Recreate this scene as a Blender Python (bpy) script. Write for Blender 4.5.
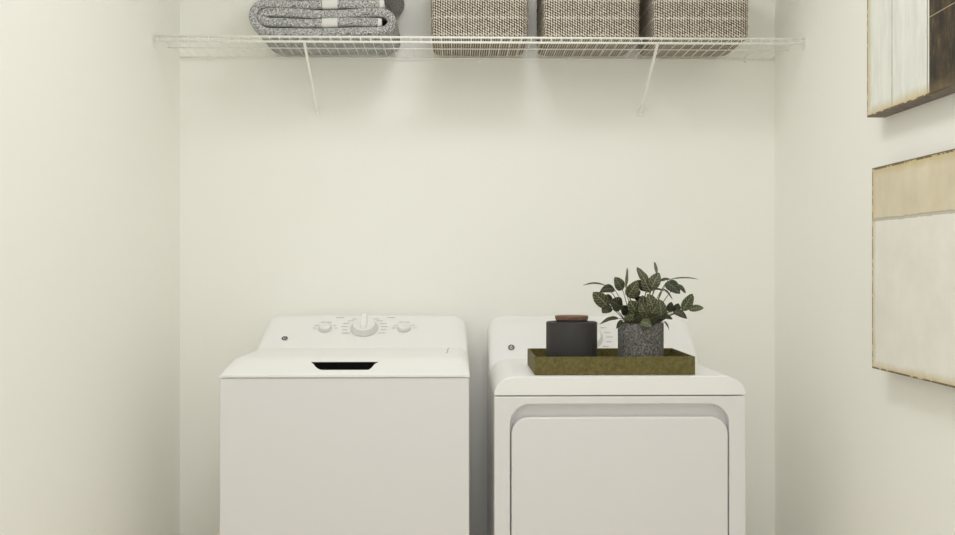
import bpy, bmesh, math, random
from mathutils import Vector, Matrix
random.seed(7)
for o in list(bpy.data.objects): bpy.data.objects.remove(o)
scn = bpy.context.scene
COL = scn.collection

# ------------------------------------------------------------------ camera
F = 990.0; YAW = math.radians(1.13); EYE = 1.21; CY = -3.43
cam = bpy.data.cameras.new('camera'); camo = bpy.data.objects.new('camera', cam)
COL.objects.link(camo); scn.camera = camo
cam.sensor_width = 36; cam.lens = F/955*36; cam.clip_start = .05
camo.location = (0, CY, EYE); camo.rotation_euler = (math.pi/2, 0, -YAW)

# ------------------------------------------------------------------ light
w = bpy.data.worlds.new('world'); scn.world = w; w.use_nodes = True
bg = w.node_tree.nodes['Background']; bg.inputs[0].default_value = (.975, .99, 1, 1); bg.inputs[1].default_value = 1.12
def area(name, loc, rot, sx, sy, power, color=(1, .97, .92), shape='RECTANGLE'):
    l = bpy.data.lights.new(name, 'AREA'); l.shape = shape; l.size = sx
    if shape in ('RECTANGLE', 'ELLIPSE'): l.size_y = sy
    l.energy = power; l.color = color
    o = bpy.data.objects.new(name, l); COL.objects.link(o); o.location = loc; o.rotation_euler = rot
    return o
area('ceiling_lamp_light', (.12, -1.30, 2.70), (0, 0, 0), .5, .5, 11, (.98, .985, 1), 'DISK')
area('added_fill_light', (0, -2.75, 2.70), (0, 0, 0), 1.5, 1.5, 16, (.98, .985, 1), 'DISK')  # added soft overhead fill with no known lamp behind it, lifts the shelf shadows
vs = scn.view_settings; vs.view_transform = 'Standard'; vs.look = 'None'; vs.exposure = -0.35; vs.gamma = 1.0
vs.use_curve_mapping = False
scn.cycles.max_bounces = 26; scn.cycles.diffuse_bounces = 24      # white room: let the light settle

# ------------------------------------------------------------------ projection helpers (measure the photo)
S_, C_ = math.sin(YAW), math.cos(YAW)
def XA(px, y):
    """world X of image column px on the plane Y=y"""
    d = y-CY; k = (px-477.5)/F
    return (k*d*C_ + d*S_)/(C_ - k*S_)
def ZA(py, px, y):
    X = XA(px, y); d = X*S_ + (y-CY)*C_
    return EYE - (py-267.5)/F*d

# ------------------------------------------------------------------ materials
def mat(name, col=(.8, .8, .8), rough=.5, spec=.5, metallic=0):
    m = bpy.data.materials.new(name); m.use_nodes = True
    b = m.node_tree.nodes['Principled BSDF']
    b.inputs['Base Color'].default_value = (*col, 1); b.inputs['Roughness'].default_value = rough
    b.inputs['Specular IOR Level'].default_value = spec; b.inputs['Metallic'].default_value = metallic
    return m
class NB:
    def __init__(s, m): s.t = m.node_tree; s.b = s.t.nodes['Principled BSDF']
    def n(s, ty, **kw):
        x = s.t.nodes.new(ty)
        for k, v in kw.items():
            if k.startswith('i_'): x.inputs[k[2:]].default_value = v
            else: setattr(x, k, v)
        return x
    def l(s, a, b): s.t.links.new(a, b)
    def math(s, op, a, b=None, clamp=False):
        x = s.t.nodes.new('ShaderNodeMath'); x.operation = op; x.use_clamp = clamp
        for i, v in enumerate((a, b)):
            if v is None: continue
            if isinstance(v, (int, float)): x.inputs[i].default_value = v
            else: s.l(v, x.inputs[i])
        return x.outputs[0]
    def mix(s, fac, a, b):
        x = s.t.nodes.new('ShaderNodeMix'); x.data_type = 'RGBA'
        if isinstance(fac, (int, float)): x.inputs[0].default_value = fac
        else: s.l(fac, x.inputs[0])
        for i, v in ((6, a), (7, b)):
            if isinstance(v, tuple): x.inputs[i].default_value = (*v, 1)
            else: s.l(v, x.inputs[i])
        return x.outputs[2]
    def ramp(s, fac, stops):
        x = s.t.nodes.new('ShaderNodeValToRGB'); e = x.color_ramp.elements
        e[0].position, e[0].color = stops[0][0], (*stops[0][1], 1)
        e[1].position, e[1].color = stops[-1][0], (*stops[-1][1], 1)
        for p, c in stops[1:-1]:
            q = e.new(p); q.color = (*c, 1)
        s.l(fac, x.inputs[0]); return x.outputs[0]
    def coord(s, which='Object'):
        return s.t.nodes.new('ShaderNodeTexCoord').outputs[which]
    def xyz(s, v):
        x = s.t.nodes.new('ShaderNodeSeparateXYZ'); s.l(v, x.inputs[0]); return x.outputs
    def noise(s, v, scale, detail=2, rough=.5, sc=None):
        if sc:
            mp = s.t.nodes.new('ShaderNodeMapping'); mp.inputs['Scale'].default_value = sc
            s.l(v, mp.inputs[0]); v = mp.outputs[0]
        x = s.t.nodes.new('ShaderNodeTexNoise'); x.inputs['Scale'].default_value = scale
        x.inputs['Detail'].default_value = detail; x.inputs['Roughness'].default_value = rough
        s.l(v, x.inputs[0]); return x.outputs[0]
    def bump(s, h, strength=.3, dist=.002):
        x = s.t.nodes.new('ShaderNodeBump'); x.inputs['Strength'].default_value = strength
        x.inputs['Distance'].default_value = dist; s.l(h, x.inputs['Height']); s.l(x.outputs[0], s.b.inputs['Normal'])
    def color(s, c): s.l(c, s.b.inputs['Base Color'])

def wall_paint(name, col):
    m = mat(name, col, .55, .3); q = NB(m); c = q.coord()
    q.bump(q.noise(c, 260, 3), .06, .001)
    return m
M_wall = wall_paint('wall_paint', (.934, .932, .888))
M_ceil = wall_paint('ceiling_paint', (.89, .885, .86))
M_floor = mat('vinyl_floor', (.5, .44, .36), .45)
q = NB(M_floor); c = q.coord(); q.color(q.ramp(q.noise(c, 6, 4, .6, (1, 8, 1)), [(.3, (.60, .55, .48)), (.7, (.70, .65, .57))]))
M_trim = mat('trim_white', (.82, .81, .77), .35)
M_enamel = mat('white_enamel', (.775, .765, .765), .28, .5)
M_plastic = mat('white_plastic', (.88, .88, .875), .33, .5)
M_dial = mat('pale_grey_plastic', (.70, .70, .69), .35)
M_dialtop = mat('dial_white', (.86, .86, .85), .3)
M_ink = mat('grey_ink', (.36, .36, .36), .6)
M_inkd = mat('dark_ink', (.05, .05, .05), .5)
M_slotshade = mat('slot_shade_black', (.006, .006, .006), .8, .1)  # near-black colour painted for the shade inside the lid slot
M_foot = mat('black_rubber', (.03, .03, .03), .8)
M_wire = mat('white_vinyl_coating', (.92, .91, .87), .4)
M_jar = mat('charcoal_stoneware', (.040, .0385, .037), .6, .35)
q = NB(M_jar); q.bump(q.noise(q.coord(), 300, 2), .1, .001)
M_wood = mat('terracotta_brown_wood', (.2, .09, .06), .6)
q = NB(M_wood); q.color(q.ramp(q.noise(q.coord(), 30, 3, .6, (1, 8, 4)), [(.3, (.135, .066, .036)), (.7, (.22, .115, .070))]))
M_tray = mat('olive_tray', (.15, .13, .03), .6, .3)
q = NB(M_tray); c = q.coord()
n1 = q.noise(c, 120, 4, .7); n2 = q.noise(c, 14, 3, .6)
q.color(q.mix(n2, q.ramp(n1, [(.3, (.070, .060, .012)), (.7, (.165, .14, .040))]), q.ramp(n1, [(.3, (.10, .075, .014)), (.75, (.21, .185, .075))])))
q.bump(n1, .1, .001)
M_pot = mat('speckled_concrete', (.2, .2, .2), .85, .2)
q = NB(M_pot); c = q.coord()
n1 = q.noise(c, 190, 4, .75)
v = q.n('ShaderNodeTexVoronoi', i_Scale=150.0); q.l(c, v.inputs[0])
base = q.ramp(n1, [(.34, (.05, .049, .045)), (.5, (.128, .125, .115)), (.7, (.34, .335, .315))])
q.color(base); q.bump(n1, .5, .002)
M_soil = mat('potting_soil', (.02, .015, .01), .95, .1)
M_stem = mat('green_stem', (.09, .11, .045), .6)

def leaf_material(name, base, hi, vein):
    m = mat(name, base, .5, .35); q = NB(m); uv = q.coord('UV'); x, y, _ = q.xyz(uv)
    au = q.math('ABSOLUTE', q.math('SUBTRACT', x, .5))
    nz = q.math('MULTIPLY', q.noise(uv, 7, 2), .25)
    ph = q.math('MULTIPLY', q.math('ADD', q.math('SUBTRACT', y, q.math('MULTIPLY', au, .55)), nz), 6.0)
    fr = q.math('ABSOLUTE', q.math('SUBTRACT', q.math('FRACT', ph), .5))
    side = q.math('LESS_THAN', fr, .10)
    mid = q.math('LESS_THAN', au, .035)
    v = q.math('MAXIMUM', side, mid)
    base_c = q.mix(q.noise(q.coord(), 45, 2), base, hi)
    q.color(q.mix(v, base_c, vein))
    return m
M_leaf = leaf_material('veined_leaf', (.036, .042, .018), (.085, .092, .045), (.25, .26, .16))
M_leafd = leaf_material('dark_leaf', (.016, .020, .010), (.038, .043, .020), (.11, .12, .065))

# towel fabric
M_towel = mat('grey_terry', (.3, .3, .3), .95, .1)
q = NB(M_towel); c = q.coord(); n1 = q.noise(c, 250, 2, .75)
q.color(q.ramp(n1, [(.34, (.06, .062, .062)), (.46, (.29, .295, .29)), (.60, (.74, .74, .73))]))
q.bump(q.noise(c, 250, 2, .75), .9, .004)
M_label = mat('white_woven_band', (.72, .72, .69), .8)

# knitted basket
M_knit = mat('knitted_cotton', (.4, .35, .28), .95, .1)
q = NB(M_knit); c = q.coord(); x, y, z = q.xyz(c)
wcol = .0078
nrm = q.n('ShaderNodeNewGeometry').outputs['Normal']; nx, ny, nz_ = q.xyz(nrm)
hor = q.math('GREATER_THAN', q.math('ABSOLUTE', nx), q.math('ABSOLUTE', ny))
under = q.math('GREATER_THAN', q.math('ABSOLUTE', nz_), .75)
hor = q.math('MULTIPLY', hor, q.math('SUBTRACT', 1, under))
along = q.math('ADD', q.math('MULTIPLY', hor, y), q.math('MULTIPLY', q.math('SUBTRACT', 1, hor), x))
under = q.math('GREATER_THAN', q.math('ABSOLUTE', nz_), .75)
up = q.math('ADD', q.math('MULTIPLY', under, y), q.math('MULTIPLY', q.math('SUBTRACT', 1, under), z))
ca = q.math('DIVIDE', along, wcol)
par = q.math('MODULO', q.math('FLOOR', q.math('ADD', ca, 200.0)), 2.0)
cx_ = q.math('ABSOLUTE', q.math('SUBTRACT', q.math('FRACT', ca), .5))
rows = q.math('ADD', q.math('ADD', q.math('DIVIDE', up, .0085), q.math('MULTIPLY', par, .5)), q.math('MULTIPLY', q.math('FRACT', ca), .5))
st = q.math('SINE', q.math('MULTIPLY', rows, 6.2832))
colw = q.math('COSINE', q.math('MULTIPLY', cx_, 6.2832))
nn = q.math('SUBTRACT', q.noise(c, 200, 2), .5)
val = q.math('ADD', q.math('ADD', q.math('MULTIPLY', st, .22), q.math('MULTIPLY', colw, .24)), q.math('ADD', .49, q.math('MULTIPLY', nn, .8)))
bandz = q.math('LESS_THAN', q.math('ABSOLUTE', q.math('SUBTRACT', q.math('FRACT', q.math('DIVIDE', q.math('ADD', z, -.0355), .055)), .5)), .07)
band = q.math('MULTIPLY', bandz, q.math('SUBTRACT', 1, under))
val2 = q.math('ADD', val, q.math('MULTIPLY', band, .16))
q.color(q.ramp(val2, [(.28, (.085, .066, .050)), (.5, (.30, .25, .20)), (.74, (.80, .74, .65))]))
q.bump(val, .7, .004)

# ------------------------------------------------------------------ object helpers
def obj(name, bm, m, parent=None, smooth=False, bev=0, seg=2, loc=None, solid=0):
    me = bpy.data.meshes.new(name)
    bmesh.ops.recalc_face_normals(bm, faces=bm.faces[:])
    bm.to_mesh(me); bm.free()
    for mm in (m if isinstance(m, (list, tuple)) else [m]): me.materials.append(mm)
    o = bpy.data.objects.new(name, me); COL.objects.link(o)
    if parent: o.parent = parent
    if loc: o.location = loc
    if smooth:
        for p in me.polygons: p.use_smooth = True
    if bev:
        b = o.modifiers.new('bevel', 'BEVEL'); b.width = bev; b.segments = seg; b.limit_method = 'ANGLE'
        b.angle_limit = math.radians(35); b.harden_normals = True
        for p in me.polygons: p.use_smooth = True
    if solid:
        s = o.modifiers.new('solid', 'SOLIDIFY'); s.thickness = solid; s.offset = 0
    return o
def thing(name, label, cat, loc=(0, 0, 0), group=None):
    o = bpy.data.objects.new(name, None); COL.objects.link(o); o.location = loc
    o.empty_display_size = .05
    o['label'] = label; o['category'] = cat
    if group: o['group'] = group
    return o
def tag(o, label, cat, group=None):
    o['label'] = label; o['category'] = cat
    if group: o['group'] = group
    return o
def box(bm, x0, x1, y0, y1, z0, z1):
    vs_ = [bm.verts.new((x, y, z)) for x in (x0, x1) for y in (y0, y1) for z in (z0, z1)]
    for f in ((0, 1, 3, 2), (4, 6, 7, 5), (0, 4, 5, 1), (2, 3, 7, 6), (0, 2, 6, 4), (1, 5, 7, 3)):
        bm.faces.new([vs_[i] for i in f])
def loft(bm, rings, cap=True, closed=True):
    R = [[bm.verts.new(p) for p in r] for r in rings]
    n = len(R[0])
    for a, b in zip(R, R[1:]):
        for i in range(n if closed else n-1):
            j = (i+1) % n
            try: bm.faces.new((a[i], a[j], b[j], b[i]))
            except ValueError: pass
    if cap:
        bm.faces.new(R[0][::-1]); bm.faces.new(R[-1])
    return R
def tube(bm, pts, r, n=8, r2=None):
    pts = [Vector(p) for p in pts]; rings = []
    prev = None
    for i, p in enumerate(pts):
        a = pts[max(i-1, 0)]; b = pts[min(i+1, len(pts)-1)]
        t = (b-a).normalized()
        if prev is None:
            up = Vector((0, 0, 1)) if abs(t.z) < .9 else Vector((0, 1, 0))
            u = t.cross(up).normalized()
        else:
            u = (prev - t*prev.dot(t)).normalized()
        prev = u; v_ = t.cross(u)
        rr = r if r2 is None else r+(r2-r)*i/(len(pts)-1)
        rings.append([p+(u*math.cos(k*2*math.pi/n)+v_*math.sin(k*2*math.pi/n))*rr for k in range(n)])
    loft(bm, rings)
def lathe(bm, prof, n=48, cx=0, cy=0):
    rings = [[(cx+r*math.cos(k*2*math.pi/n), cy+r*math.sin(k*2*math.pi/n), z) for k in range(n)] for r, z in prof]
    loft(bm, rings, cap=True)
def structure(name, bm, m):
    o = obj(name, bm, m); o['kind'] = 'structure'; return o
def rrect(x0, x1, z0, z1, r, n=8, corners=(1, 1, 1, 1)):
    """outline, counterclockwise from bottom-left; corners = bl, br, tr, tl"""
    out = []
    for (cx, cz, a0, on) in ((x0, z0, 180, corners[0]), (x1, z0, 270, corners[1]), (x1, z1, 0, corners[2]), (x0, z1, 90, corners[3])):
        if not on: out.append((cx, cz)); continue
        sx = 1 if cx == x0 else -1; sz = 1 if cz == z0 else -1
        for k in range(n+1):
            a = math.radians(a0+90*k/n)
            out.append((cx+sx*r+r*math.cos(a), cz+sz*r+r*math.sin(a)))
    return out

# ------------------------------------------------------------------ room
XL = XA(180, 0); XR = XA(775, 0); H = 2.74; YF = -4.6
T = .12
def wallbox(name, *a, m=M_wall):
    bm = bmesh.new(); box(bm, *a); return structure(name, bm, m)
wallbox('wall_back', XL-T, XR+T, 0, T, 0, H)
wallbox('wall_left', XL-T, XL, YF, 0, 0, H)
wallbox('wall_right', XR, XR+T, YF, 0, 0, H)
wallbox('floor', XL-T, XR+T, YF, T, -.1, 0, m=M_floor)
wallbox('ceiling', XL-T, XR+T, YF, T, H, H+.1, m=M_ceil)
bb = .012
for nm, a in (('baseboard_back', (XL+bb, XR-bb, -bb, 0, 0, .11)), ('baseboard_left', (XL, XL+bb, YF, 0, 0, .11)), ('baseboard_right', (XR-bb, XR, YF, 0, 0, .11))):
    bm = bmesh.new(); box(bm, *a); o = obj(nm, bm, M_trim, bev=.003); o['kind'] = 'structure'

# ------------------------------------------------------------------ washer
YA = -.715                     # plane of both appliance fronts
def text_mesh(body, size, depth=.0003):
    cu = bpy.data.curves.new('t', 'FONT'); cu.body = body; cu.size = size; cu.extrude = depth
    cu.align_x = 'CENTER'; cu.align_y = 'CENTER'
    to = bpy.data.objects.new('t', cu); COL.objects.link(to)
    dg = bpy.context.evaluated_depsgraph_get()
    me = bpy.data.meshes.new_from_object(to.evaluated_get(dg))
    bm = bmesh.new(); bm.from_mesh(me)
    bpy.data.objects.remove(to); bpy.data.curves.remove(cu); bpy.data.meshes.remove(me)
    return bm
AL = math.radians(33); FY = -.238         # slope and front edge of the console face, set per appliance
def face_matrix(x, s, zb, lift=0.0):
    """frame on the console face: local x right, local y up the slope, local z out of the face"""
    y = FY + s*math.cos(AL) - lift*math.sin(AL); z = zb + s*math.sin(AL) + lift*math.cos(AL)
    M = Matrix(((1, 0, 0, x), (0, math.cos(AL), -math.sin(AL), y), (0, math.sin(AL), math.cos(AL), z), (0, 0, 0, 1)))
    return M
def console_bm(x0, x1, zb, ztop, zlow, rc=.05, inset=(.01, .01)):
    x0 += inset[0]; x1 -= inset[1]
    bm = bmesh.new()
    ta = math.tan(AL)
    prof = [(-.035, zlow), (FY-(zb-zlow)/ta, zlow), (FY-(zb-zlow)/ta*.5, (zb+zlow)/2), (FY-.012, zb-.012*ta), (FY-.004, zb-.004*ta)]
    yt = FY+(ztop-.012-zb)/ta
    for k in range(1, 9):
        t = k/9; prof.append((FY+t*(yt-FY), zb+t*(ztop-.012-zb)))
    n = math.sin(AL)
    prof += [(yt, ztop-.012), (yt+.007, ztop-.0065), (yt+.015, ztop-.0025), (yt+.024, ztop-.0005), (yt+.034, ztop), (-.046, ztop), (-.038, ztop-.002), (-.035, ztop-.008)]
    rings = []
    st_ = [0, .0015, .005, .010, .017, .025, .034, .043, .052]
    xs = [x0+d for d in st_]+[x1-d for d in reversed(st_)]
    for x in xs:
        d = min(x-x0, x1-x); e = max(0, rc-d)
        h = ztop-rc+math.sqrt(max(rc*rc-e*e, 0))
        k = (h-zb)/(ztop-zb)
        e2 = max(0, .016-d); back = .016-math.sqrt(max(.016**2-e2*e2, 0))
        rings.append([(x, min(y+back, -.0352) if y < -.04 else y, z if z <= zb else zb+(z-zb)*k) for y, z in prof])
    loft(bm, rings)
    return bm
def dial_parts(parent, x, s, zb, r, big=True, angle=0, name='dial'):
    M = face_matrix(x, s, zb, .001)
    bm = bmesh.new()
    if big:
        lathe(bm, [(r, 0), (r, .003), (r*.97, .006), (r*.86, .014), (r*.83, .018), (r*.79, .019)], 48)
    else:
        lathe(bm, [(r, 0), (r, .004), (r*.95, .009), (r*.88, .0105)], 36)
    bm.transform(M); d = obj(name, bm, M_dial, parent, bev=.0008)
    bm = bmesh.new()
    hb = .019 if big else .0105
    lathe(bm, [(r*.79 if big else r*.82, hb), (r*.77 if big else r*.80, hb+.0015), (.002, hb+.002)], 40)
    bm.transform(M); obj('face_disc', bm, M_dialtop, d, smooth=False)
    bm = bmesh.new()
    if big:
        rings = []
        for yy, ww, hh in ((-.030, .007, .006), (-.024, .0095, .014), (0, .0108, .020), (.016, .0108, .022), (.028, .0095, .021), (.033, .006, .016)):
            rings.append([(-ww, yy, hb), (ww, yy, hb), (ww*.8, yy, hb+hh), (-ww*.8, yy, hb+hh)])
        loft(bm, rings)
    else:
        rings = []
        for yy, ww, hh in ((-r*.8, .002, .004), (-r*.4, .003, .008), (r*.4, .003, .009), (r*.82, .002, .005)):
            rings.append([(-ww, yy, hb), (ww, yy, hb), (ww*.7, yy, hb+hh), (-ww*.7, yy, hb+hh)])
        loft(bm, rings)
        bm.transform(Matrix.Rotation(angle, 4, 'Z'))
    bm.transform(M); obj('grip', bm, M_dialtop, d, bev=.002)
    return d
def marks(parent, x, zb, items, label=None):
    M = face_matrix(x, 0, zb, .0018)
    for dx, s, L, th in items:
        px_ = dx-L/2; bm = bmesh.new(); V = []
        # one word: a wavy strip of letter-height bumps
        n_ = max(4, int(L/.0016)); pts = []
        for i in range(n_+1):
            h = th/2*(1.0 if i % 2 else .45)*random.uniform(.8, 1.1); pts.append((px_+L*i/n_, h))
        rings = [[(a, s-h, 0), (a, s+h, 0), (a, s+h, .0003), (a, s-h, .0003)] for a, h in pts]
        loft(bm, rings); bm.transform(M); obj('printed_marking', bm, M_ink, parent)
def logo(parent, x, s, zb, r, ch):
    M = face_matrix(x, s, zb, .002)
    bm = bmesh.new()
    n = 32
    rings = [[((r+dr)*math.cos(a*2*math.pi/n), (r+dr)*math.sin(a*2*math.pi/n), h) for a in range(n)] for dr, h in ((0, 0), (0, .0006), (-.0026, .0006), (-.0026, 0))]
    loft(bm, rings, cap=False)
    bm.transform(M); o = obj('round_badge', bm, M_inkd, parent); o['label'] = 'small dark round monogram badge'
    tb = text_mesh(ch, r*1.25); tb.transform(M); obj('monogram', tb, M_inkd, o)
    return o

wx0 = XA(219.3, YA); wx1 = XA(469.3, YA)
wt = thing('washing_machine', 'white top-loading washing machine left of the dryer, black handle slot in its lid', 'washing machine', ((wx0+wx1)/2, -.38, 0))
OW = wt.location.copy()
def under(o, root):
    """keep world placement of a part authored in world coordinates"""
    o.data.transform(Matrix.Translation(-root.location))
def part(o, root): under(o, root); return o
ZS = ZA(377.5, 344, YA)        # seam under the top
bm = bmesh.new(); box(bm, wx0, wx1, YA, -.05, .025, ZS-.0012)
wcab = obj('cabinet', bm, M_enamel, wt, bev=.005, seg=3)
wfeet = []
for x in (wx0+.06, wx1-.06):
    for y in (YA+.06, -.11):
        bm = bmesh.new(); lathe(bm, [(.022, 0), (.022, .012), (.010, .014), (.010, .028)], 20, x, y)
        wfeet.append(obj('foot', bm, M_foot, wt))
ZT = ZA(357.3, 340, -.57)      # flat top height
def ztop_w(y):
    t = (y-(YA-.002))/(.145)
    if t >= 1.12: return ZT
    if t <= 0: return ZS+.007
    z0 = ZS+.009
    # rounded slope
    v = z0+(ZT-z0)*min(1, t)
    k = max(0, 1-abs(t-1)/.12)
    return v-.0022*k*k
prof = [(-.05, ZS), (YA-.001, ZS), (YA-.003, ZS+.002), (YA-.003, ZS+.007)]
ts = [.03, .08, .15, .3, .32, .5, .7, .72, .85, .93, 1.0, 1.06, 1.13]
prof += [(YA-.002+.145*t, ztop_w(YA-.002+.145*t)) for t in ts]
prof += [(-.30, ZT), (-.05, ZT)]
bm = bmesh.new()
rings = []
D = [0, .002, .005, .010, .016, .024, .034]
rs = .034; hs = .022
for x in [wx0+d-.001 for d in D]+[wx1-d+.001 for d in reversed(D)]:
    d = min(x-wx0+.001, wx1-x+.001); e = max(0, rs-d)
    dz = hs*(1-math.sqrt(max(0, 1-(e/rs)**2)))
    rings.append([(x, y + (0.006*(e/rs)**3 if y < -.4 and z > ZS+.001 else 0), max(z-dz*min(1, (z-ZS)/(ZT-ZS)*1.0), ZS+.002) if z > ZS+.0021 else z) for y, z in prof])
loft(bm, rings)
wtop = obj('lid', bm, M_plastic, wt, smooth=True)
wtop['label'] = 'lid with a wide black handle slot'
# handle slot: boolean cut
ya, yb = YA+.145*.235, YA+.145*.725
xa0, xa1 = XA(320, ya), XA(370.5, ya); xb0, xb1 = XA(310.5, yb), XA(379.5, yb)
poly = [(xb0, yb), (xb0+.010, yb-.018)]
for k in range(5):
    t = k/4; poly.append((xb0+.012+(xa0-xb0-.004)*t**1.0, yb-.022-(yb-ya-.022)*(1-(1-t)**2)))
for k in range(5):
    t = 1-k/4; poly.append((xb1-.012+(xa1-xb1+.004)*t, yb-.022-(yb-ya-.022)*(1-(1-t)**2)))
poly += [(xb1-.010, yb-.018), (xb1, yb)]
bm = bmesh.new(); loft(bm, [[(x, y, ZS+.002) for x, y in poly], [(x, y, 1.2) for x, y in poly]])
cut = obj('cutter', bm, M_slotshade, wt)
b = wtop.modifiers.new('b', 'BOOLEAN'); b.operation = 'DIFFERENCE'; b.solver = 'EXACT'; b.object = cut
bpy.context.view_layer.update()
dg = bpy.context.evaluated_depsgraph_get()
me = bpy.data.meshes.new_from_object(wtop.evaluated_get(dg))
wtop.modifiers.clear(); wtop.data = me; bpy.data.objects.remove(cut)
# local offset of verts: mesh was evaluated in object space == world coords here
me.materials.clear(); me.materials.append(M_plastic)
for p in me.polygons: p.use_smooth = True
es = wtop.modifiers.new('split', 'EDGE_SPLIT'); es.split_angle = math.radians(38)
# black liner standing in for the shade inside the white lid's slot
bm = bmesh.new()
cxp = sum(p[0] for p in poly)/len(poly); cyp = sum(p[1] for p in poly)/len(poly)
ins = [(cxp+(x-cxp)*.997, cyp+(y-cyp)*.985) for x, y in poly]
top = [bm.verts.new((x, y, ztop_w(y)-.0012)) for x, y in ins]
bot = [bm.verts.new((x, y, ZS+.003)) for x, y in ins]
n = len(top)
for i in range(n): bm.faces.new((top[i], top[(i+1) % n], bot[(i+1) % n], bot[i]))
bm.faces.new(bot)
wpk = obj('slot_shade_liner', bm, M_slotshade, wtop); wpk['label'] = 'black liner painted as the shade behind the lid handle'
# small hinge gap mark at the rear right of the lid
bm = bmesh.new(); tube(bm, [(XA(446.2, -.44), -.44, ZT+.0004), (XA(447.6, -.40), -.40, ZT+.0006), (XA(447.6, -.32), -.32, ZT+.0006), (XA(448.6, -.262), -.262, ZT+.0006)], .0011, 6)
wh = obj('hinge_gap', bm, M_ink, wtop)
wcon = obj('control_console', console_bm(wx0, wx1, ZT, ZA(315.8, 364, -.09), ZS+.010, inset=(.006, 0)), M_plastic, wt, smooth=True)
es = wcon.modifiers.new('split', 'EDGE_SPLIT'); es.split_angle = math.radians(50)
def sx(px, s): return XA(px, FY+s*math.cos(AL))
d1 = dial_parts(wcon, sx(364.2, .10), .104, ZT, .046, True)
d2 = dial_parts(wcon, sx(325, .1), .104, ZT, .0225, False, math.radians(-60), 'knob')
d3 = dial_parts(wcon, sx(404, .1), .104, ZT, .0225, False, math.radians(8), 'knob')
cxw = sx(364.2, .1)
it = []
for sgn in (-1, 1):
    for s, dx, L in ((.156, .035, .022), (.145, .048, .022), (.131, .061, .022), (.114, .066, .022), (.096, .064, .018), (.078, .058, .026)):
        it.append((sgn*dx, s, L, .0022))
    it.append((sgn*.085, .163, .026, .0028))
marks(wcon, cxw, ZT, it)
it = [(0, .138, .036, .0026), (-.034, .105, .012, .002), (.036, .105, .014, .002), (-.03, .12, .012, .002), (.03, .12, .012, .002)]
marks(wcon, sx(325, .1), ZT, it)
marks(wcon, sx(404, .1), ZT, it)
lg = logo(wcon, sx(285, .055), .050, ZT, .0098, 'GE')
def shift_tree(root):
    def rec(o):
        for ch in o.children:
            if ch.type == 'MESH': ch.data.transform(Matrix.Translation(-root.location))
            rec(ch)
    bpy.context.view_layer.update(); rec(root)
shift_tree(wt)

# ------------------------------------------------------------------ dryer
dx0 = XA(494.3, YA); dx1 = XA(746, YA)
dt = thing('clothes_dryer', 'white front-loading clothes dryer with a smooth square door, under the olive tray', 'clothes dryer', ((dx0+dx1)/2, -.38, 0))
DS = ZA(395.3, 620, YA); DT = ZA(376.3, 620, YA)
# door opening outline
ox0, ox1 = XA(510.2, YA), XA(729.3, YA); oz1 = ZA(404.3, 620, YA); oz0 = .20
bm = bmesh.new()
outer = rrect(dx0, dx1, .025, DS-.0025, .003, 1, (0, 0, 0, 0))
inner = rrect(ox0, ox1, oz0, oz1, .056, 10)
def ringverts(pts, y): return [bm.verts.new((x, y, z)) for x, z in pts]
# front frame = outer rectangle with a rounded opening (bridge), then walls of the pocket
vo = ringverts(outer, YA); vi = ringverts(inner, YA); vb = ringverts(inner, YA+.030)
eo = [bm.edges.new((vo[i], vo[(i+1) % 4])) for i in range(4)]
ei = [bm.edges.new((vi[i], vi[(i+1) % len(vi)])) for i in range(len(vi))]
bmesh.ops.triangle_fill(bm, use_beauty=True, use_dissolve=True, edges=eo+ei)
for i in range(len(vi)):
    j = (i+1) % len(vi); bm.faces.new((vi[i], vi[j], vb[j], vb[i]))
bm.faces.new(vb)
vk = ringverts(outer, -.045)
for i in range(4):
    j = (i+1) % 4; bm.faces.new((vo[i], vo[j], vk[j], vk[i]))
bm.faces.new(vk[::-1])
dcab = obj('cabinet', bm, M_enamel, dt)
b = dcab.modifiers.new('bevel', 'BEVEL'); b.width = .004; b.segments = 3; b.limit_method = 'ANGLE'; b.angle_limit = math.radians(50); b.harden_normals = True
for p in dcab.data.polygons: p.use_smooth = True
for x in (dx0+.06, dx1-.06):
    for y in (YA+.06, -.11):
        bm = bmesh.new(); lathe(bm, [(.022, 0), (.022, .012), (.010, .014), (.010, .028)], 20, x, y)
        obj('foot', bm, M_foot, dt)
# door
pz1 = ZA(417.3, 620, YA)
door = rrect(ox0+.0035, ox1-.0035, oz0+.003, pz1, .048, 10)
bm = bmesh.new(); loft(bm, [[(x, YA-.001, z) for x, z in door], [(x, YA+.027, z) for x, z in door]])
ddoor = obj('door', bm, M_enamel, dt, bev=.004, seg=3)
# top with rounded shoulders
sh = .066; hh = DT-DS
arch = [(dx0, DS)]
N = 12
for k in range(N+1):
    a = math.pi - k*(math.pi/2)/N
    arch.append((dx0+sh+sh*math.cos(a), DS+.004+(hh-.004)*math.sin(a)))
for k in range(N+1):
    a = math.pi/2 - k*(math.pi/2)/N
    arch.append((dx1-sh+sh*math.cos(a), DS+.004+(hh-.004)*math.sin(a)))
arch.append((dx1, DS))
bm = bmesh.new()
def ring(y, inset=0, drop=0):
    cxm = (dx0+dx1)/2
    return [(x+(inset if x < cxm else -inset), y, max(DS, z-drop)) for x, z in arch]
loft(bm, [ring(YA-.001), ring(YA+.012, .0004, .0002), ring(YA+.020, .0004, .0002), ring(-.05, .0004, .0002)])
dtop = obj('top_panel', bm, M_plastic, dt, bev=.003, seg=3)
AL = math.radians(52); FY = -.195
dcon = obj('control_console', console_bm(dx0, dx1, DT, ZA(316.3, 560, -.09), DS+.003, rc=.055, inset=(.001, .004)), M_plastic, dt, smooth=True)
es = dcon.modifiers.new('split', 'EDGE_SPLIT'); es.split_angle = math.radians(50)
dial_parts(dcon, sx(589, .085), .084, DT, .046, True)
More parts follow.
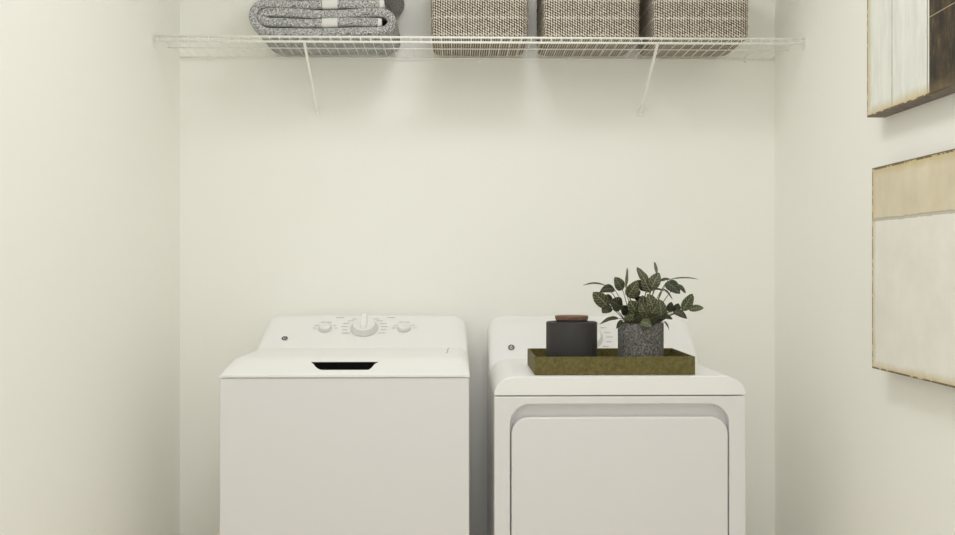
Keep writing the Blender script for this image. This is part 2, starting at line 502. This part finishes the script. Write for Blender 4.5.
it = []
for sgn in (-1, 1):
    for s, dx, L in ((.138, .035, .022), (.122, .050, .022), (.104, .063, .022), (.085, .068, .022), (.066, .064, .018), (.048, .052, .022)):
        it.append((sgn*dx, s, L, .0022))
marks(dcon, sx(589, .085), DT, it)
logo(dcon, sx(511.3, .045), .044, DT, .0105, 'GE')
shift_tree(dt)

# ------------------------------------------------------------------ shelf
YS = -.30
ZSH = ZA(37.6, 478, YS)
sh_t = thing('wire_shelf', 'white coated wire shelf spanning the back wall between the side walls', 'shelf', (0, 0, ZSH))
x0, x1 = XL+.003, XR-.003
def rail(y, z, r, name='rail', a=x0, b_=x1):
    bm = bmesh.new(); tube(bm, [(a, y, z-ZSH), (b_, y, z-ZSH)], r, 10); return obj(name, bm, M_wire, sh_t, smooth=True)
rail(YS, ZSH, .0036); rail(YS-.001, ZSH-.0155, .0036)
rail(-.155, ZSH-.0036, .0022); rail(-.012, ZSH-.0048, .0026)
bm = bmesh.new()
nw = 64
for i in range(nw+1):
    x = x0+.012+(x1-x0-.024)*i/nw
    tube(bm, [(x, -.008, 0), (x, YS+.0045, 0), (x, YS-.0035, -.002), (x, YS-.0055, -.006), (x, YS-.0055, -.0195)], .00115, 6)
o = obj('cross_wires', bm, M_wire, sh_t)
for px in (304.3, 657.5):
    xb = XA(px, YS)
    bm = bmesh.new()
    zb = ZA(111.5, 318, 0)-ZSH
    rings = []
    y0, z0_, y1, z1_ = YS+.001, -.0185, -.004, zb
    dv = Vector((0, y1-y0, z1_-z0_)).normalized(); nv = Vector((0, -dv.z, dv.y))
    for t in (0, .04, .96, 1):
        p = Vector((xb, y0+(y1-y0)*t, z0_+(z1_-z0_)*t))
        wv = .0042; hv = .0042 if t not in (0, 1) else .003
        rings.append([p+Vector((-wv, 0, 0))+nv*hv, p+Vector((wv, 0, 0))+nv*hv, p+Vector((wv, 0, 0))-nv*hv, p+Vector((-wv, 0, 0))-nv*hv])
    loft(bm, rings)
    s = obj('support_brace', bm, M_wire, sh_t, bev=.001)
    bm = bmesh.new(); box(bm, xb-.007, xb+.007, -.006, -.0005, zb-.014, zb+.012); obj('brace_foot', bm, M_wire, s, bev=.002)
for sd, xw in ((1, XL), (-1, XR)):
    bm = bmesh.new()
    xa_, xb_ = sorted((xw+sd*.0008, xw+sd*.003))
    pr = [(YS-.006, .004), (YS-.007, -.018), (YS-.003, -.026), (YS+.006, -.034), (YS+.016, -.034), (YS+.020, -.02), (YS+.022, .002), (YS+.014, .005)]
    loft(bm, [[(xa_, y, z) for y, z in pr], [(xb_, y, z) for y, z in pr]])
    obj('end_bracket', bm, M_wire, sh_t, bev=.0015)
for k in range(7):
    x = x0+.1+(x1-x0-.2)*k/6
    bm = bmesh.new(); box(bm, x-.006, x+.006, -.014, -.0006, -.013, .003); obj('wall_clip', bm, M_wire, sh_t, bev=.002)
ZD = ZSH+.0015                # surface things rest on

# ------------------------------------------------------------------ towels
def towel(name, label, px_shift=0, loc=None):
    yf, ybk = -.292, -.012
    PX = lambda px, py: (XA(px, yf), ZA(py, px, yf))
    th = .0280                 # sheet thickness
    # centreline of the sheet through the fold, in photo pixels of the front edge
    cl = [(384, 3.3), (366, 3.9), (345, 3.6), (322, 4.0), (300, 4.6), (282, 3.8), (268, 3.0), (259.5, 4.5), (254.3, 9), (252.6, 15.5), (254.3, 22.5), (259, 28.5), (267, 31.8),
          (285, 32.1), (303, 32.4), (325, 32.2), (350, 31.6), (372, 31.2), (384, 30.3), (390.5, 25), (391.5, 19.5), (388.5, 14.7), (382, 12.3),
          (365, 12.4), (345, 13.6), (322, 14.2), (300, 12.8), (280, 11.9), (268, 11.9), (262.5, 14), (261.3, 17.3), (263.5, 20.4), (269, 21.6),
          (285, 21.9), (303, 23), (322, 22.6), (345, 21.8), (366, 21.8), (381.5, 22.3)]
    pts = [Vector((*PX(*p),)) for p in cl]
    # smooth resample (Catmull-Rom)
    sm = []
    for i in range(len(pts)-1):
        p0, p1, p2, p3 = pts[max(i-1, 0)], pts[i], pts[i+1], pts[min(i+2, len(pts)-1)]
        for k in range(3):
            t = k/3
            sm.append(.5*((2*p1)+(-p0+p2)*t+(2*p0-5*p1+4*p2-p3)*t*t+(-p0+3*p1-3*p2+p3)*t**3))
    sm.append(pts[-1])
    n = len(sm)
    L, R = [], []
    for i, p in enumerate(sm):
        t = (sm[min(i+1, n-1)]-sm[max(i-1, 0)]).normalized(); nn_ = Vector((-t.y, t.x))
        L.append((p, nn_))
    zmin = min(p.y for p in sm)-th/2
    cxm = sum(p.x for p in sm)/n
    bm = bmesh.new()
    # cross-section along the sheet: a rounded slab, front edge rounded
    ys = [(ybk, 1.0), (ybk, .0), ]
    secs = []
    for i, (p, nn_) in enumerate(L):
        r = th/2
        if i in (0, n-1): r *= .8
        ring_ = []
        for a in range(0, 7):      # rounded front lip
            ang = -math.pi/2+math.pi*a/6
            ring_.append((math.sin(ang)*r, yf+.009-math.cos(ang)*.009))
        ring_ += [(r, yf+.05), (r, yf+.10), (r, yf+.15), (r, yf+.2), (r, ybk-.01), (r*.8, ybk), (-r*.95, ybk), (-r, ybk-.01), (-r, yf+.2), (-r, yf+.15), (-r, yf+.10), (-r, yf+.05)]
        out = []
        for off, y in ring_:
            wob = .0012*math.sin(i*.33+y*31)
            out.append((p.x+nn_.x*(off), y, p.y+nn_.y*(off)+wob*(.3 if y < yf+.02 else 1)))
        secs.append(out)
    # keep the bottom on the wires
    lo = min(q_[2] for s in secs for q_ in s)
    dz = ZD+.0002-lo
    secs = [[(x-cxm, y, z-lo) for x, y, z in s] for s in secs]
    loft(bm, secs)
    hi = max(q_[2] for s in secs for q_ in s)
    root = thing(name, label, 'towel', (cxm, 0, ZD+.0003), 'folded grey towels on the wire shelf')
    obj('terry_cloth', bm, M_towel, root, smooth=True)
    # white woven bands and hem ends: thin sleeves round the front lip of the sheet
    def sleeve(nm, i0, i1, extra=.0007):
        b = bmesh.new(); rr = []
        for i in range(i0, i1+1):
            p, nn_ = L[i]; r = th/2*(.8 if i in (0, n-1) else 1)+extra; o_ = []
            for a in range(0, 13):
                ang = -math.pi/2+math.pi*a/12
                o_.append((p.x-cxm+nn_.x*math.sin(ang)*r, yf+.009-math.cos(ang)*(.009+extra), p.y-lo+nn_.y*math.sin(ang)*r))
            o_ += [(p.x-cxm+nn_.x*r, yf+.03, p.y-lo+nn_.y*r), (p.x-cxm-nn_.x*r, yf+.03, p.y-lo-nn_.y*r)]
            rr.append(o_)
        loft(b, rr); return obj(nm, b, M_label, root, smooth=False)
    def idx(px, lo_i, hi_i):
        xt = XA(px, yf); return min(range(lo_i, hi_i), key=lambda i: abs(L[i][0].x-xt))
    a, b_ = sorted((idx(322, 0, 18), idx(338, 0, 18))); sleeve('woven_band', a, b_)
    m0 = n-19
    a, b_ = sorted((idx(323.5, m0, n), idx(339, m0, n))); sleeve('woven_band', a, b_)
    sleeve('white_hem', 0, 1); sleeve('white_hem', n-2, n-1)
    return root, hi
tw1, hi1 = towel('folded_towel', 'folded grey towel lying directly on the wire shelf, white bands on its front edge')
tw2 = tw1.copy(); COL.objects.link(tw2)
for ch in list(tw1.children):
    c2 = ch.copy(); COL.objects.link(c2); c2.parent = tw2
tw2.location = (tw1.location.x+.012, 0, tw1.location.z+hi1+.0005)
tw2['label'] = 'grey terry towel on top of the stack, cut off by the top of the photo'

# ------------------------------------------------------------------ baskets
def basket_mesh(W, Dp, Hh, r, rb):
    bm = bmesh.new(); rings = []
    def sec(inset, z, rr):
        return [(x, y, z) for x, y in rrect(-W/2+inset, W/2-inset, -Dp/2+inset, Dp/2-inset, max(rr, .004), 8)]
    for k in range(7):
        a = math.pi/2*k/6
        rings.append(sec(rb*(1-math.sin(a)), rb*(1-math.cos(a)), r-rb*(1-math.sin(a))*.6))
    nz = 24
    for k in range(1, nz+1):
        z = rb+(Hh-rb)*k/nz
        rings.append(sec(-.0012*math.sin(math.pi*min(1, z/Hh))+.0009*math.cos(z*2*math.pi/.0275), z, r))
    rings.append(sec(.004, Hh+.004, r-.003)); rings.append(sec(.009, Hh, r-.008))
    rings.append(sec(.010, .016, r-.01)); rings.append(sec(.022, .010, r-.016))
    loft(bm, rings); return bm
BW, BD, BH = .309, .285, .25
yb0 = -.157
base_b = obj('knitted_basket', basket_mesh(BW, BD, BH, .034, .013), M_knit, smooth=True)
for i, (pl, lab) in enumerate((((431.0), 'beige and brown knitted basket beside the folded towels, leftmost of the three baskets'),
                               ((543.5), 'knitted basket in the middle of the row of three on the wire shelf'),
                               ((653.5), 'knitted basket nearest the right wall on the wire shelf, beside the shelf support brace'))):
    o = base_b if i == 0 else base_b.copy()
    if i: COL.objects.link(o)
    xl = XA(pl, yb0-BD/2)
    o.location = (xl+BW/2, yb0, ZD+.0003)
    tag(o, lab, 'basket', 'knitted baskets on the wire shelf')

# ------------------------------------------------------------------ tray, jar, plant
yt0, yt1 = -.683, -.392
tx0, tx1 = XA(534.8, yt0), XA(695.2, yt0); zt0 = DT+.0005; th_ = .005; ht = .0505
bm = bmesh.new()
loft(bm, [[(x, y, 0) for x, y in rrect(tx0, tx1, yt0, yt1, 0, 1, (0, 0, 0, 0))], [(x, y, ht) for x, y in rrect(tx0, tx1, yt0, yt1, 0, 1, (0, 0, 0, 0))],
          [(x, y, ht) for x, y in rrect(tx0+th_, tx1-th_, yt0+th_, yt1-th_, 0, 1, (0, 0, 0, 0))], [(x, y, th_) for x, y in rrect(tx0+th_, tx1-th_, yt0+th_, yt1-th_, 0, 1, (0, 0, 0, 0))]])
tcx, tcy = (tx0+tx1)/2, (yt0+yt1)/2
bm.transform(Matrix.Translation((-tcx, -tcy, 0)))
tray = obj('serving_tray', bm, M_tray, bev=.0012, loc=(tcx, tcy, zt0))
tag(tray, 'mottled olive green rectangular tray on top of the dryer, holding the jar and plant', 'tray')
ZF = zt0+th_+.0004

yj = -.545
jx = (XA(546.2, yj)+XA(597, yj))/2; jr = (XA(597, yj)-XA(546.2, yj))/2
jt = thing('lidded_jar', 'squat charcoal jar with a brown wooden stopper, standing left in the olive tray', 'jar', (jx, yj, ZF))
jh = ZA(322.8, 571, yj-jr*.9)-ZF
bm = bmesh.new()
lathe(bm, [(jr-.004, 0), (jr-.0008, .0015), (jr, .005), (jr, jh-.003), (jr-.001, jh-.0008), (jr-.003, jh), (.052, jh), (.050, jh-.002), (.050, jh-.02), (.02, jh-.03)], 64)
o = obj('body', bm, M_jar, jt, smooth=True); es = o.modifiers.new('s', 'EDGE_SPLIT'); es.split_angle = math.radians(40)
k1 = ZA(319.5, 571, yj)-ZF; k2 = ZA(315.6, 571, yj)-ZF
bm = bmesh.new(); lathe(bm, [(.0455, jh-.018), (.0455, k1)], 48); obj('lid_neck', bm, M_jar, jt)
bm = bmesh.new(); lathe(bm, [(.0468, k1), (.048, k1+.001), (.0485, k2-.001), (.0478, k2)], 56); o = obj('stopper', bm, M_wood, jt); o['label'] = 'reddish brown wooden stopper'

yp = -.54
pxc = (XA(618, yp)+XA(663.3, yp))/2; pr = (XA(663.3, yp)-XA(618, yp))/2
pt = thing('potted_plant', 'leafy dark green plant in a speckled grey concrete pot, standing right in the olive tray', 'plant', (pxc, yp, ZF))
ph = ZA(323.8, 640, yp-pr*.9)-ZF
bm = bmesh.new(); lathe(bm, [(pr-.003, 0), (pr-.0005, .002), (pr, ph-.002), (pr-.0015, ph), (pr-.007, ph), (pr-.008, ph-.02), (.01, ph-.022)], 56)
o = obj('pot', bm, M_pot, pt, smooth=True); es = o.modifiers.new('s', 'EDGE_SPLIT'); es.split_angle = math.radians(40)
bm = bmesh.new(); lathe(bm, [(pr-.008, ph-.019), (pr-.010, ph-.009), (pr*.5, ph-.006), (.004, ph-.005)], 32); obj('soil', bm, M_soil, pt)

def W3(px, py, y):
    return Vector((XA(px, y)-pxc, y-yp, ZA(py, px, y)-ZF))
# (base px, tip px, width px, arch up px, depth of base, depth of tip, tone)
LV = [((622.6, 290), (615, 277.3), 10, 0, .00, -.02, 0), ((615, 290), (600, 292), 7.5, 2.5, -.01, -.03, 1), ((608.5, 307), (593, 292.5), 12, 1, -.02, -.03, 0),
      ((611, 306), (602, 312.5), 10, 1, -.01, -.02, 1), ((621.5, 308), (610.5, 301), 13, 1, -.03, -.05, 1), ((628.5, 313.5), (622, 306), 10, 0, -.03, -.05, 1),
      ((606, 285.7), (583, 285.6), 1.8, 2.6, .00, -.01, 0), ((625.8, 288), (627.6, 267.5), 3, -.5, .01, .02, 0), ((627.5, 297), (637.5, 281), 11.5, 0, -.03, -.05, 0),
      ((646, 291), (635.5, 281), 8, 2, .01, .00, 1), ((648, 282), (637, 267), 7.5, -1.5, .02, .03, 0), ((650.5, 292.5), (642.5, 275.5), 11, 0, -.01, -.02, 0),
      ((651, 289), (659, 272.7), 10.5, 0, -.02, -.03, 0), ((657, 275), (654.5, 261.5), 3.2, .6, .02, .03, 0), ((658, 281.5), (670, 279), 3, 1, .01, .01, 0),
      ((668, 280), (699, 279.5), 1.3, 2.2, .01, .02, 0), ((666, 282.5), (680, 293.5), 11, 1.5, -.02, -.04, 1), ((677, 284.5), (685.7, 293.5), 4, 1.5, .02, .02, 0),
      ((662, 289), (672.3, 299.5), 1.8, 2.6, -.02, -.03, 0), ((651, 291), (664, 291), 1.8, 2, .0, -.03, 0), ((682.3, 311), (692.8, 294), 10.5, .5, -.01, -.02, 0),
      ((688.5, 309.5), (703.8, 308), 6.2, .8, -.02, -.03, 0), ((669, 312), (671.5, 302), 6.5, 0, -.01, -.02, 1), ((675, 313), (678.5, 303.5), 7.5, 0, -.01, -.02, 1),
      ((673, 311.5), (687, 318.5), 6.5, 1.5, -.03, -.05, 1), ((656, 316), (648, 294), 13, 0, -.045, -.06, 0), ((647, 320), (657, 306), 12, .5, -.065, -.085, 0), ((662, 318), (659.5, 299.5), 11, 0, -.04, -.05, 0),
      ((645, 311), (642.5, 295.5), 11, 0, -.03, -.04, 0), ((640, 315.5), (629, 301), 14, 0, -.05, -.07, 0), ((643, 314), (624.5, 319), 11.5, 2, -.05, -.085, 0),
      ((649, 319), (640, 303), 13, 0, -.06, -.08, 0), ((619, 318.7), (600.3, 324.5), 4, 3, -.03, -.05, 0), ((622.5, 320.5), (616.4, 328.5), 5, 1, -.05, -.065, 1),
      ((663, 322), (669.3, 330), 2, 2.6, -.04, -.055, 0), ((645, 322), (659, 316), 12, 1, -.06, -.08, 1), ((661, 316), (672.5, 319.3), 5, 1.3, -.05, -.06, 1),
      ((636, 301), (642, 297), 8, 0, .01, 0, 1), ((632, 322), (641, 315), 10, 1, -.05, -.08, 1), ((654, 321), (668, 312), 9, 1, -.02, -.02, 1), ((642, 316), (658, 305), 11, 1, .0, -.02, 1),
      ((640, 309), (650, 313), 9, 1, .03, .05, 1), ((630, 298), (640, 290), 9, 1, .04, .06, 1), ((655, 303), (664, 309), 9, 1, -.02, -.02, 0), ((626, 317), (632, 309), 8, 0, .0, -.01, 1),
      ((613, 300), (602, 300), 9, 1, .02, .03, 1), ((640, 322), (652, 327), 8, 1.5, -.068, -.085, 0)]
bmL = bmesh.new(); uvl = bmL.loops.layers.uv.new('UVMap')
bmS = bmesh.new()
for (b_, t_, wd, arch_, yb_, yt_, tone) in LV:
    B = W3(b_[0], b_[1], yp+yb_); Tt = W3(t_[0], t_[1], yp+yt_)
    axis = Tt-B; Ln = axis.length; wd_m = wd/342.0*(1.15 if wd > 5 else 1)
    toc = Vector((0, -1, 0))
    side = axis.cross(toc).normalized()
    if wd < 5: ang = random.uniform(-.5, .5)
    else: ang = random.uniform(-.45, .45)
    side = Matrix.Rotation(ang, 3, axis.normalized()) @ side
    nrm_ = side.cross(axis).normalized()
    if nrm_.y > 0: nrm_ = -nrm_
    wd_m /= max(.75, math.cos(ang))
    NV, NU = 9, 6
    rows_ = []
    for i in range(NV+1):
        v_ = i/NV
        prof_w = (math.sin(math.pi*min(1, v_**.85))**.62)*(1-.10*v_) if 0 < v_ < 1 else .0
        if wd < 5: prof_w = math.sin(math.pi*min(1, v_**.9))**.6 if 0 < v_ < 1 else 0
        prof_w = max(prof_w, .03)
        c0 = B+axis*v_+Vector((0, 0, arch_/342*4*v_*(1-v_)))+nrm_*(-.10*Ln*(v_-.35)**2)
        row = []
        for j in range(NU+1):
            u_ = j/NU*2-1
            row.append((bmL.verts.new(c0+side*(u_*wd_m/2*prof_w)+nrm_*(abs(u_)*wd_m*.10*prof_w+.0008*math.sin(v_*14+u_*2))), (u_+1)/2, v_))
        rows_.append(row)
    for i in range(NV):
        for j in range(NU):
            q4 = [rows_[i][j], rows_[i][j+1], rows_[i+1][j+1], rows_[i+1][j]]
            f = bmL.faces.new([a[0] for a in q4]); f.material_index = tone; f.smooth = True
            for lp, a in zip(f.loops, q4): lp[uvl].uv = (a[1], a[2])
    # stem from the soil to the leaf
    root_ = Vector((max(-.045, min(.045, B.x*.35+random.uniform(-.012, .012))), max(-.045, min(.045, (B.y)*.5)), ph-.009))
    mid = (root_+B)/2+Vector((0, 0, .012 if B.z > ph else .022))
    mid.x = root_.x*.6+B.x*.4
    cpts = []
    for k in range(9):
        t = k/8; cpts.append(root_*(1-t)**2+mid*2*t*(1-t)+B*t*t)
    tube(bmS, cpts, .0016, 6, .0009)
# leaves keep their own winding: no normal recalculation needed for thin sheets
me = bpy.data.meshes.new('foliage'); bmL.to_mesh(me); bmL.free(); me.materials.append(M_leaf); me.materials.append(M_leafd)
fo = bpy.data.objects.new('foliage', me); COL.objects.link(fo); fo.parent = pt
s = fo.modifiers.new('solid', 'SOLIDIFY'); s.thickness = .0005; s.offset = 0
obj('stems', bmS, M_stem, pt, smooth=True)

# ------------------------------------------------------------------ canvases on the right wall
CT = .048
xc = XR-CT
def canvas_mats(kind):
    edge = mat('aged_canvas_edge_'+kind, (.16, .13, .10), .6)
    q = NB(edge); q.color(q.ramp(q.noise(q.coord(), 40, 3, .6), [(.3, (.13, .10, .075)), (.7, (.24, .20, .165))]))
    m = mat('abstract_paint_'+kind, (.7, .7, .6), .55, .4)
    q = NB(m); c = q.coord(); x, y, z = q.xyz(c)      # local: y = distance from the far edge (negative), z up from bottom
    d = q.math('MULTIPLY', y, -1.0)
    nlow = q.noise(c, 9, 4, .6); nfine = q.noise(c, 90, 4, .7)
    wob = q.math('MULTIPLY', q.math('SUBTRACT', q.noise(c, 22, 5, .7), .5), .028)
    if kind == 'upper':
        strk = q.noise(c, 10, 5, .65, (1, 3.2, .6))
        white = q.ramp(strk, [(.3, (.70, .72, .68)), (.55, (.81, .82, .77)), (.75, (.86, .86, .80))])
        dn = q.noise(c, 17, 6, .8, (1, 1.6, .7))
        brown = q.ramp(dn, [(.36, (.016, .013, .010)), (.5, (.045, .034, .024)), (.60, (.095, .066, .034)), (.70, (.20, .15, .05))])
        line1 = q.math('LESS_THAN', q.math('ABSOLUTE', q.math('SUBTRACT', d, .147)), q.math('ADD', .0022, q.math('MULTIPLY', wob, .15)))
        col = q.mix(q.math('MULTIPLY', line1, .7), white, (.30, .27, .17))
        gap = q.math('LESS_THAN', q.math('ABSOLUTE', q.math('SUBTRACT', q.math('ADD', d, q.math('MULTIPLY', wob, .25)), .329)), .003)
        col = q.mix(q.math('MULTIPLY', gap, .65), col, (.12, .10, .06))
        isb = q.math('GREATER_THAN', d, .338)
        col = q.mix(isb, col, brown)
        # thin ochre diagonal scratch in the brown field
        dl = q.math('ABSOLUTE', q.math('SUBTRACT', z, q.math('ADD', .1740, q.math('MULTIPLY', q.math('SUBTRACT', d, .338), .02))))
        col = q.mix(q.math('MULTIPLY', q.math('MULTIPLY', q.math('LESS_THAN', dl, .0010), isb), .8), col, (.55, .45, .25))
        size = (.95, .55)
    else:
        tan = q.ramp(nlow, [(.3, (.63, .56, .41)), (.7, (.74, .67, .51))])
        white = q.ramp(nlow, [(.3, (.78, .76, .69)), (.7, (.86, .845, .79))])
        top = q.math('GREATER_THAN', q.math('ADD', z, q.math('MULTIPLY', wob, .25)), .378)
        col = q.mix(top, white, tan)
        ln = q.math('LESS_THAN', q.math('ABSOLUTE', q.math('SUBTRACT', q.math('ADD', z, q.math('MULTIPLY', wob, .35)), .377)), .0042)
        col = q.mix(q.math('MULTIPLY', ln, .5), col, (.26, .24, .18))
        size = (.95, .508)
    # worn ochre border and dark rust flecks at the very edge
    ed = q.math('MINIMUM', q.math('MINIMUM', d, z), q.math('SUBTRACT', size[1], z))
    edw = q.math('ADD', ed, wob)
    och = q.math('SUBTRACT', 1, q.math('DIVIDE', edw, .030 if kind == 'upper' else .024), clamp=True)
    keep = 1.0 if kind == 'lower' else None
    k_ = q.math('MULTIPLY', och, .9)
    if kind == 'upper': k_ = q.math('MULTIPLY', k_, q.math('SUBTRACT', 1, q.math('MULTIPLY', isb, .8)))
    col = q.mix(k_, col, (.58, .46, .22))
    rust = q.math('MULTIPLY', q.math('LESS_THAN', ed, .0045), q.math('GREATER_THAN', q.noise(c, 28, 3, .6), .47))
    rline = q.math('LESS_THAN', ed, .0014)
    col = q.mix(q.math('MULTIPLY', q.math('MAXIMUM', rust, rline), .85), col, (.10, .06, .025))
    q.color(col); q.bump(nfine, .12, .002)
    return m, edge
def canvas(kind, yfar, zbot, ww, hh, label):
    m, edge = canvas_mats(kind)
    bm = bmesh.new(); box(bm, 0, CT-.001, -ww, 0, 0, hh)
    bm.faces.ensure_lookup_table()
    for f in bm.faces:
        f.material_index = 0 if all(abs(v.co.x) < 1e-6 for v in f.verts) else 1
    o = obj('canvas_painting', bm, [m, edge], loc=(xc, yfar, zbot), bev=.0008)
    o.modifiers['bevel'].material = 0
    tag(o, label, 'painting', 'abstract canvases on the right wall')
    return o
def yfar_of(px, x):
    # Y on the plane X=x seen at column px
    k = (px-477.5)/F
    # k*(x*S + d*C) = x*C - d*S
    d = (x*C_-k*x*S_)/(k*C_+S_)
    return CY+d
yu = yfar_of(867, xc); yl = yfar_of(872, xc)
canvas('upper', yu, ZA(117.6, 867, yu), .60, .55, 'upper canvas on the right wall, off-white panels beside a dark brown field')
zl0 = ZA(368, 872, yl); zl1 = ZA(168.3, 872, yl)
canvas('lower', yl, zl0, .60, zl1-zl0, 'lower canvas on the right wall, tan band above a pale cream field')
print('LOWER h', zl1-zl0, 'XL', XL, 'XR', XR, 'ZSH', ZSH, 'ZT', ZT, 'DT', DT, 'yu', yu)
